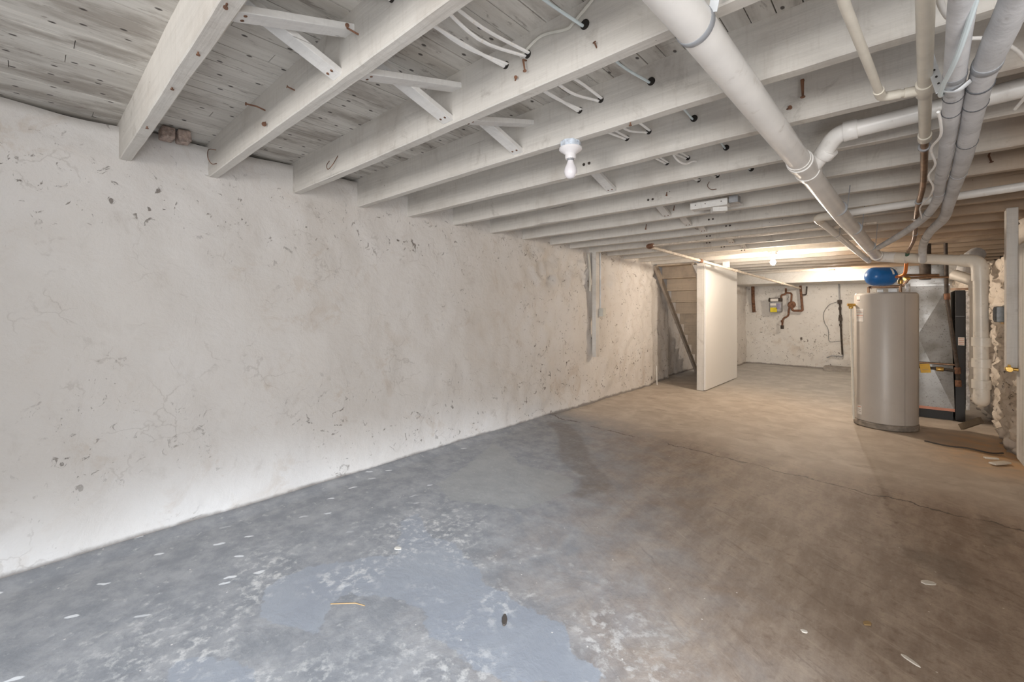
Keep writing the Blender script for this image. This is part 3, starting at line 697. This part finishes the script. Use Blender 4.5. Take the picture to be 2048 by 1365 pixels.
for a, b in zip(sp_, sp_[1:3]): mb.bar(a, b + (b - a).normalized() * .004, .022, .0025, (0, 1, .6))
mb.build('strap', STRAPM, o)
MB().tube(sp_[2:], .010, 10, smooth=5, flat=.3).build('strap_loop', STRAPM, o)
for k in range(5):
    p = sp_[0].lerp(sp_[2], .1 + .18 * k)
    MB().lathe([(.003, -.0008), (.003, .0008)], p + Vector((0, -.0025, -.0005)), (0, -1, -.6), 8).build('strap_hole', HOLE, o)

# gas line
gp = thing('gas_pipe', 'flaking rusty white gas pipe slung diagonally from the joists to the meter', 'pipe', (-1.9, 8, 1.8))
G0, G1 = Vector((-2.17, 4.77, 1.985)), Vector((-1.62, 11.2, 1.72))
MB().tube([G0 + Vector((0, .03, 0)), G0.lerp(G1, .38), G1], .019, 14).build('long_run', PAINTPIPE, gp)
MB().tube(fillet([(-2.10, 4.765, 1.986), G0, G0 + Vector((.004, .06, -.002))], .03), .026, 14).build('elbow', RUST, gp)
MB().tube([(-2.12, 4.765, 1.986), (-.15, 4.80, 1.992)], .010, 12).build('cross_run', PAINTPIPE, gp)
for k in (.22, .42, .62, .8): ring(gp, 'coupling', G0.lerp(G1, k), G1 - G0, .026, .07, PAINTPIPE if k != .22 else RUST, 14)
MB().box(G0.lerp(G1, .36) + Vector((0, 0, .05)), (.09, .05, .09)).build('hanger_block', BRACE, gp, bevel=.003)

# ---------------------------------------------------------------- partition and stairs
pt = thing('partition', 'white panel partition hiding the stairs, its timber post facing the camera', 'partition', (-2.28, 7.8, 0))
MB().box((-2.25, 7.835, .985), (.028, 1.72, 1.95)).build('panel', PANELW, pt, bevel=.003)
MB().box((-2.318, 7.0, .99), (.105, .05, 1.98)).build('post', BOARDZ, pt, bevel=.004)
MB().prism([(-2.40, 0), (-2.37, .0), (-2.37, .12)], 0, .03)
mb = MB(); mb.add([(-2.37, 7.0, 1.96), (-2.44, 7.0, 1.96), (-2.37, 7.0, 1.80), (-2.37, 7.03, 1.96), (-2.44, 7.03, 1.96), (-2.37, 7.03, 1.80)], [(0, 1, 2), (3, 5, 4), (0, 3, 4, 1), (1, 4, 5, 2), (0, 2, 5, 3)])
mb.build('corner_gusset', BRACE, pt, smooth=False)
stg = thing('staircase', 'steep old wooden stairs seen from below, behind the white partition', 'stairs', (-2.75, 8.0, 0))
for x, nm in ((-3.07, 'stringer'), (-2.44, 'stringer')):
    mb = MB(); y0, y1 = 8.97, 6.98; s = 1.0
    a, b, tk = (y0, 0.0), (y1, 1.99), .11
    mb.add([(x + dx, yy, zz) for dx in (-.02, .02) for yy, zz in ((a[0], a[1]), (a[0] + .12, a[1]), (b[0] + .12, b[1] + .02), (b[0], b[1]))],
           [(0, 3, 2, 1), (4, 5, 6, 7), (0, 1, 5, 4), (1, 2, 6, 5), (2, 3, 7, 6), (3, 0, 4, 7)])
    mb.build(nm, STAIRZ, stg, smooth=False, bevel=.003)
for k in range(1, 11):
    yk = 9.10 - .2 * k; zk = .2 * k
    MB().box((-2.755, yk + .095, zk), (.60, .235, .028)).build('tread', STAIRW, stg, bevel=.002)
    MB().box((-2.755, yk + .2, zk - .10), (.60, .018, .172)).build('riser', STAIRW, stg, bevel=.002)
# soffit beam at the far end
mb = MB(); mb.box((-.95, 10.85, 1.93), (3.7, 1.1, .26)); o = mb.build('trim_4', BRACE, bevel=.004); struct(o)
# conduit board on the left wall
cb = thing('conduit_board', 'narrow white board upright on the left wall with a switch box and conduit', 'board', (-3.03, 5.1, .62))
MB().box((-3.035, 5.07, 1.325), (.06, .085, 1.40)).build('board', BOARDZ, cb, bevel=.003)
MB().box((-2.995, 5.155, 1.22), (.09, .085, .11)).build('switch_box', CABG, cb, bevel=.006)
MB().tube([(-3.015, 5.155, 1.27), (-3.02, 5.16, 2.02)], .011, 10).build('conduit', STRAPM, cb)
mb = MB(); mb.tube([(-3.06, 4.93, 1.99), (-3.055, 4.96, 1.75), (-3.06, 4.97, 1.5)], .02, 8, smooth=4, flat=.5)
mb.build('old_cable', CABG, cb)
MB().tube([(-3.02, 6.98, .32), (-2.99, 6.93, .015)], .008, 8).build('wood_stake', BRACE)
tag(bpy.data.objects['wood_stake'], 'short white stick leaning at the foot of the left wall corner', 'stick')
mb = MB()
for k in range(2): mb.box((-3.0 + .01 * k, .515 + .07 * k, 2.215), (.10, .06, .06), Matrix.Rotation(.1 * k, 3, 'X'))
tag(mb.build('brick_stub', BRICK, bevel=.008), 'broken brick stub on the wall top between the first two joists', 'brick')

# ---------------------------------------------------------------- water heater
hx, hy = -.122, 6.2
wh = thing('water_heater', 'tall taupe cylindrical water heater standing before the ductwork', 'water heater', (hx, hy, 0))
MB().lathe([(.255, .055), (.266, .065), (.266, 1.405), (.262, 1.42), (.25, 1.432), (.2, 1.436), (.01, 1.442)], (hx, hy, 0), n=72).build('jacket', HEATER, wh, angle=30)
MB().lathe([(.262, 0), (.272, .006), (.272, .05), (.262, .058)], (hx, hy, 0), n=64).build('base', HEATBASE, wh)
def onjacket(name, a0, a1, z0, z1, m, lift=.0015, parent=wh):
    mb = MB(); n = 8; R = .266 + lift
    for k in range(n + 1):
        a = a0 + (a1 - a0) * k / n
        for r_ in (R, .2655):
            for z in (z0, z1): mb.v.append(Vector((hx + r_ * sin(a), hy - r_ * cos(a), z)))
    for k in range(n):
        i = 4 * k; j = i + 4
        mb.f += [(i, j, j + 1, i + 1), (i + 1, j + 1, j + 3, i + 3), (i, i + 2, j + 2, j)]
    mb.f += [(0, 1, 3, 2), (4 * n, 4 * n + 2, 4 * n + 3, 4 * n + 1)]
    return mb.build(name, m, parent)
ang0 = math.atan2(hx, hy)  # toward the camera
onjacket('jacket_seam', .62, .632, .06, 1.41, SEAMM, .001)
for nm, a0, a1, z0, z1, lines in (('label_sticker', -1.08, -.86, 1.335, 1.40, [(.15, .45, PRINT)]), ('label_sticker', -1.10, -.72, 1.20, 1.265, [(.3, .36, PRINTR), (.6, .64, PRINT)]),
                                  ('label_sticker', -1.10, -.72, 1.125, 1.195, [(.86, .95, PRINTR), (.4, .44, PRINT), (.6, .64, PRINT)]), ('label_sticker', -1.02, -.80, .12, .215, [(.8, .9, PRINTR), (.5, .54, PRINT), (.3, .34, PRINT)])):
    L = onjacket(nm, a0, a1, z0, z1, PAPER)
    for f0, f1, m in lines:
        onjacket('printed_line', a0 + .02, a1 - .02, z0 + (z1 - z0) * f0, z0 + (z1 - z0) * f1, m, .0022, L)
vx, vy = -.405, 6.09
MB().tube([(-.36, 6.12, 1.305), (-.44, 6.085, 1.308)], .015, 12).build('relief_valve', BRASS, wh)
MB().lathe([(.012, -.035), (.02, -.03), (.02, .0), (.012, .012), (.018, .016), (.018, .022)], (vx - .005, vy, 1.30)).build('valve_body', BRASS, wh)
MB().tube([(vx - .005, vy, 1.275), (-.385, 6.07, .05)], .0125, 14).build('discharge_tube', CPVC, wh)
ring(wh, 'tube_coupling', (-.388, 6.073, .33), (0, 0, 1), .0155, .03, CPVC, 14)
for px in ((-.26, 6.12), (.0, 6.1)): MB().tube([(px[0], px[1], 1.43), (px[0], px[1], 1.50)], .012, 12).build('nipple', COPPER, wh)
MB().box((-.16, 6.02, 1.452), (.05, .04, .03)).build('vent_bracket', STRAPM, wh, bevel=.002)
MB().box((-.06, 6.04, 1.455), (.07, .04, .035)).build('vent_bracket', STRAPM, wh, bevel=.002)
# expansion tank
et = thing('expansion_tank', 'blue expansion tank lying above the water heater', 'tank', (-.17, 6.05, 1.5))
ax = Vector((.80, .60, .0)); c = Vector((-.155, 6.03, 1.605)); prof = []
for k in range(13):
    a = -pi / 2 + pi / 2 * k / 12; prof.append((max(.0005, .098 * cos(a)), -.06 + .085 * sin(a)))
for k in range(13):
    a = pi / 2 * k / 12; prof.append((max(.0005, .098 * cos(a)), .06 + .085 * sin(a)))
MB().lathe(prof, c, ax, 40).build('shell', BLUE, et)
MB().lathe([(.0985, -.004), (.0995, 0), (.0985, .004)], c + ax * .02, ax, 40).build('weld_seam', BLUE, et)
mb = MB(); q = Vector((0, 0, 1)).rotation_difference(ax)
side = Vector((.6, -.8, 0))
for k in range(6):
    a = .15 + .75 * k / 5
    for w in (.045, .065): mb.v.append(c + ax * w + (side * cos(a) + Vector((0, 0, 1)) * sin(a)) * .0995)
mb.f = [(2 * k, 2 * k + 1, 2 * k + 3, 2 * k + 2) for k in range(5)]
mb.build('paper_label', PAPER, et)
MB().tube([c + ax * .14, c + ax * .18], .014, 12).build('connector', BRASS, et)
# copper loop over the heater
cp = thing('copper_pipework', 'dull copper pipes and fittings on top of the water heater', 'pipe', (0, 6.1, 1.45))
MB().tube(fillet([(.0, 6.1, 1.49), (.0, 6.12, 1.60), (.0, 6.2, 1.62), (.30, 6.45, 1.62)], .04), .013, 12).build('hot_pipe', COPPER, cp)
MB().tube(fillet([(-.26, 6.12, 1.49), (-.25, 6.16, 1.50), (.02, 6.14, 1.50), (.06, 6.13, 1.57)], .03), .013, 12).build('cold_pipe', COPPER, cp)
MB().tube([(.04, 6.15, 1.585), (.38, 6.5, 1.60)], .011, 12).build('side_pipe', COPPER, cp)
ring(cp, 'union', (.0, 6.11, 1.545), (0, 0, 1), .022, .04, BRASS, 14); ring(cp, 'union', (.05, 6.15, 1.58), (1, .8, 0), .022, .04, BRASS, 14)
MB().tube([(.055, 6.12, 1.44), (.055, 6.12, 1.525)], .022, 14).build('foil_sleeve', FOIL, cp)

# ---------------------------------------------------------------- furnace and ductwork
du = thing('duct', 'galvanised sheet metal duct box with a cross-creased front behind the water heater', 'duct', (.14, 7.2, 0))
x0, x1, y0, y1, z0, z1 = -.22, .455, 6.95, 7.6, .11, 1.545
cx, cz = .145, .95
mb = MB(); mb.add([(x0, y0, z0), (x1, y0, z0), (x1 - .04, y0, z1), (x0, y0, z1), (cx, y0 - .045, cz), (x0, y1, z0), (x1, y1, z0), (x1 - .04, y1, z1), (x0, y1, z1)],
                  [(0, 1, 4), (1, 2, 4), (2, 3, 4), (3, 0, 4), (1, 6, 7, 2), (0, 3, 8, 5), (3, 2, 7, 8), (5, 8, 7, 6), (0, 5, 6, 1)])
mb.build('plenum', GALV, du, smooth=False)
MB().bar((x0, y0 - .004, z0 + .012), (x1, y0 - .004, z0 + .012), .012, .03).build('bottom_flange', COPPER, du).data.materials[0] = PRINTR
MB().bar((x0, y0 - .004, z1 - .006), (x1 - .04, y0 - .004, z1 - .006), .012, .022).build('top_flange', GALV, du)
MB().box((.115, 7.25, .055), (.66, .5, .11)).build('black_base', BLACK, du)
MB().box((.15, 7.25, 1.66), (.52, .5, .23)).build('upper_duct', GALV, du, bevel=.004)
MB().tube([(.212, 6.9, 1.60), (.212, 6.9, 2.01)], .05, 18).build('flue_pipe', DARKIRON, du)
fu = thing('furnace_cabinet', 'narrow black furnace cabinet at the right of the galvanised duct', 'furnace', (.52, 7.2, 0))
MB().box((.497, 7.25, .74), (.08, .6, 1.46)).build('body', BLACK, fu, bevel=.004)
MB().box((.556, 7.25, .80), (.032, .60, 1.32)).build('foil_side', FOIL, fu, bevel=.004)
MB().box((.505, 6.948, .90), (.05, .004, .09)).build('warning_label', PAPER, fu)
for k in range(4): MB().box((.505, 6.9455, .87 + .02 * k), (.044, .002, .006)).build('label_line', PRINTR, fu)
MB().box((.49, 6.95, 1.485), (.14, .03, .025)).build('top_rail', COPPER, fu)
MB().box((.497, 6.949, 1.18), (.076, .003, .004)).build('panel_joint', GREYBOX, fu)
gl = thing('gas_supply_pipe', 'dark iron gas pipe dropping in front of the duct and black cabinet', 'pipe', (.45, 6.86, .4))
MB().tube([(.375, 6.85, 2.0), (.385, 6.86, 1.40), (.47, 6.86, .60), (.475, 6.86, .40)], .017, 14).build('drop', DARKIRON, gl)
for p in ((.388, 6.86, 1.40), (.47, 6.86, .58), (.475, 6.86, .44)): ring(gl, 'fitting', p, (.05, 0, -1), .026, .07, RUST, 12)
MB().tube([(.06, 6.86, .60), (.47, 6.86, .575)], .015, 12).build('branch', DARKIRON, gl)
MB().tube([(.06, 6.87, .645), (.45, 6.87, .64)], .010, 12).build('upper_branch', COPPER, gl)
ring(gl, 'union', (.33, 6.86, .583), (1, 0, 0), .024, .06, BRASS, 12)
tg = MB(); tg.box((.21, 6.838, .585), (.085, .003, .10), Matrix.Rotation(-.12, 3, 'Y')); tg.build('yellow_tag', YELLOW, gl)
MB().box((.21, 6.8358, .57), (.05, .001, .004), Matrix.Rotation(-.12, 3, 'Y')).build('tag_line', PRINT, gl)
tag(MB().bar((.47, 6.50, .03), (.60, 6.36, .15), .035, .06).build('wood_offcut', RAWDARK, bevel=.003), 'dark wooden offcut leaning beside the foot of the black furnace cabinet', 'wood')
mb = MB(); mb.tube([(.62, 6.9, 1.86), (.55, 6.75, 1.78), (.50, 6.6, 1.60)], .075, 16, smooth=5)
tag(mb.build('flexible_duct', FOAM), 'beige flexible duct dropping behind the elbow of the drain pipe', 'duct')

# ---------------------------------------------------------------- right wall fittings
rw = thing('wall_post', 'grey-white upright timber fixed to the right wall below the joists', 'post', (.63, 5.05, .78))
MB().box((.634, 5.04, 1.405), (.062, .09, 1.25)).build('timber', BOARDZ, rw, bevel=.004)
mb = MB()
for k in range(5): mb.box((.675, 4.55 + .11 * k, .93), (.03, .104, 1.62))
tag(mb.build('board_panel', BOARDZ, bevel=.008), 'white ribbed boards standing against the right wall under the timber post', 'board')
eb = thing('electrical_box', 'grey electrical box on a wooden plate on the right wall', 'electrical box', (.64, 5.45, 1.1))
MB().box((.66, 5.42, 1.165), (.04, .30, .07)).build('wood_plate', RAWWOOD, eb, bevel=.003)
MB().box((.615, 5.38, 1.215), (.06, .13, .13)).build('box_body', GREYBOX, eb, bevel=.006)
MB().box((.582, 5.38, 1.215), (.006, .10, .10)).build('cover', GREYBOX, eb, bevel=.003)
MB().tube([(.62, 5.36, 1.27), (.645, 5.20, 1.33), (.65, 5.16, 1.45), (.65, 5.15, 2.03)], .006, 8, smooth=5).build('feed_cable', CABG, eb)
bv = thing('hose_valve', 'small brass valve sticking out of the right wall', 'valve', (.62, 5.0, .79))
MB().tube([(.69, 4.97, .80), (.60, 4.98, .80)], .013, 12).build('stem', BRASS, bv)
MB().lathe([(.018, -.03), (.022, -.02), (.022, .02), (.018, .03)], (.615, 4.98, .80), (0, 1, 0), 14).build('body', BRASS, bv)
MB().box((.615, 4.98, .828), (.012, .06, .012)).build('handle', YELLOW, bv, bevel=.002)
mb = MB(); mb.tube([(.17, 5.66, .012), (.32, 5.60, .010), (.45, 5.62, .012), (.58, 5.56, .012), (.66, 5.62, .014)], .007, 8, smooth=6)
tag(mb.build('floor_cord', CHIPD), 'thin dark cord lying on the floor toward the right wall', 'cord')
mb = MB(); mb.box((.60, 5.25, .012), (.16, .05, .015), Matrix.Rotation(.9, 3, 'Z')); mb.box((.56, 5.33, .022), (.09, .03, .012), Matrix.Rotation(.4, 3, 'Z'))
tag(mb.build('plaster_fragment', CHIP, bevel=.004), 'flaked plaster fragment on the floor at the foot of the right wall', 'debris')

# ---------------------------------------------------------------- back wall: meter, conduit, curb
gm = thing('gas_meter', 'grey gas meter with a yellow label on the far wall', 'meter', (-2.08, 11.25, 1.2))
mx, my = -2.08, 11.2
MB().box((mx, my, 1.32), (.24, .16, .25)).build('case', GREYM, gm, bevel=.03)
MB().box((mx - .01, my, 1.475), (.26, .13, .09)).build('top_case', DARKIRON, gm, bevel=.02)
MB().box((mx - .02, my - .068, 1.475), (.15, .008, .06)).build('dial_window', PAPER, gm)
MB().box((mx - .03, my - .083, 1.255), (.13, .005, .10)).build('yellow_label', YLABEL, gm)
MB().box((mx - .04, my - .083, 1.375), (.11, .005, .05)).build('white_label', PAPER, gm)
MB().box((mx + .06, my - .083, 1.33), (.07, .005, .12)).build('violet_label', m_plain('violet_label', (.30, .28, .42), .5), gm)
MB().tube(fillet([(mx + .10, my, 1.50), (mx + .10, my, 1.585), (mx + .19, my, 1.60), (mx + .19, my, 1.73)], .05), .02, 12).build('inlet_pipe', RUST, gm)
MB().lathe([(.03, -.03), (.075, -.02), (.08, 0), (.075, .02), (.03, .03)], (mx + .30, my, 1.365), (.3, -1, 0), 24).build('regulator', GREYM, gm).data.materials[0] = RUST
MB().tube(fillet([(mx + .21, my, 1.63), (mx + .30, my, 1.62), (mx + .29, my, 1.42), (mx + .24, my, 1.24), (mx + .24, my, 1.12), (mx + .13, my, 1.06), (mx + .12, my, .90)], .05), .019, 12).build('riser_pipe', RUST, gm)
ring(gm, 'end_cap', (mx + .12, my, .87), (0, 0, 1), .033, .08, DARKIRON, 14)
ring(gm, 'flange', (mx + .12, my, 1.0), (0, 0, 1), .028, .05, RUST, 14)
MB().tube(fillet([(mx + .30, my, 1.30), (mx + .32, my, 1.235), (mx + .50, my, 1.235), (mx + .46, my, 1.78)], .03), .024, 12).build('outlet_pipe', RUST, gm)
MB().tube(fillet([(mx + .46, my + .05, 1.58), (mx + .56, my + .05, 1.58), (mx + .57, my + .05, 1.76)], .03), .014, 10).build('bypass_pipe', DARKIRON, gm)
tag(MB().tube([(-2.57, 11.31, 1.80), (-2.565, 11.31, 1.50), (-2.545, 11.31, 1.20)], .035, 10).build('old_pipe_stub', RUST), 'brown rusty pipe stub in the far left corner of the back wall', 'pipe')
co = thing('wall_conduit', 'dark conduit with fittings running down the far wall behind the heater', 'conduit', (-.93, 11.3, .25))
MB().tube([(-.96, 11.31, 1.80), (-.945, 11.31, 1.42)], .013, 10).build('upper_run', GREYM, co)
MB().tube([(-.945, 11.31, 1.45), (-.915, 11.31, .62), (-.90, 11.31, .32)], .017, 10).build('lower_run', DARKIRON, co)
for z, r in ((1.42, .045), (1.28, .03), (1.12, .032), (1.06, .04), (.94, .03)):
    MB().box((-.945 + (1.42 - z) * .035, 11.30, z), (r * 1.6, r * 1.6, r * 1.8)).build('fitting', DARKIRON, co, bevel=.006)
MB().tube(fillet([(-.90, 11.31, .34), (-.893, 11.31, .28), (-1.08, 11.31, .29), (-1.16, 11.27, .245)], .03), .014, 10).build('foot_bend', GREYM, co)
mb = MB(); mb.tube([(-.98, 11.30, 1.42), (-1.12, 11.30, 1.36), (-1.22, 11.30, 1.18), (-1.20, 11.30, .98), (-1.14, 11.30, .84), (-1.13, 11.30, .62), (-1.08, 11.30, .58), (-.93, 11.30, .60)], .005, 8, smooth=6)
mb.build('loop_wire', GREYBOX, co)
tag(MB().box((-.72, 11.17, .035), (.95, .28, .09)).build('concrete_curb', SLAB, bevel=.01), 'low grey concrete curb along the foot of the far wall', 'curb')

# ---------------------------------------------------------------- floor debris
def flake(x, y, a, b, rot, m, label, name='paint_chip', h=.004, n=9):
    rr = random.Random(int((x * 31 + y * 17) * 1000)); mb = MB(); poly = []
    for k in range(n):
        t_ = 2 * pi * k / n; q = rr.uniform(.78, 1.15)
        px, py = a * cos(t_) * q, b * sin(t_) * q
        poly.append((x + px * cos(rot) - py * sin(rot), y + px * sin(rot) + py * cos(rot)))
    z = .010 * noise.noise((x * .9, y * .9, 3.1)) - .004
    mb.prism(poly, z - .001, z + h); return tag(mb.build(name, m, bevel=.001), label, 'debris')
flake(.094, 2.758, .032, .018, .4, CHIP, 'oval cream chip alone on the brown floor at right')
flake(.025, 2.104, .03, .008, -.6, CHIP, 'thin pale sliver on the brown floor at lower right', 'plaster_sliver')
flake(-.28, 2.02, .012, .008, .2, CHIP, 'tiny pale chip left of the thin sliver on the brown floor')
flake(-.10, 2.24, .02, .013, 1., RAWWOOD, 'small brown shard behind the thin pale sliver on the floor', 'wood_shard')
flake(-1.969, 1.30, .022, .015, .3, CHIP, 'round white chip on the smooth blue-grey floor patch')
flake(-1.19, 1.287, .03, .010, 2.2, CHIPD, 'black crumb of debris on the blue-grey floor patch', 'debris_crumb', .008)
flake(.43, 2.55, .014, .010, .2, CHIPD, 'dark speck at the right edge of the floor', 'debris_crumb', .006)
mb = MB(); mb.tube([(-1.80, .86, .004), (-1.72, .93, .008), (-1.68, .95, .005)], .0022, 6)
tag(mb.build('straw_stem', STRAW), 'single dry straw stem on the worn patch of the floor', 'straw')

for o in S.objects:
    if '_o' in o: del o['_o']
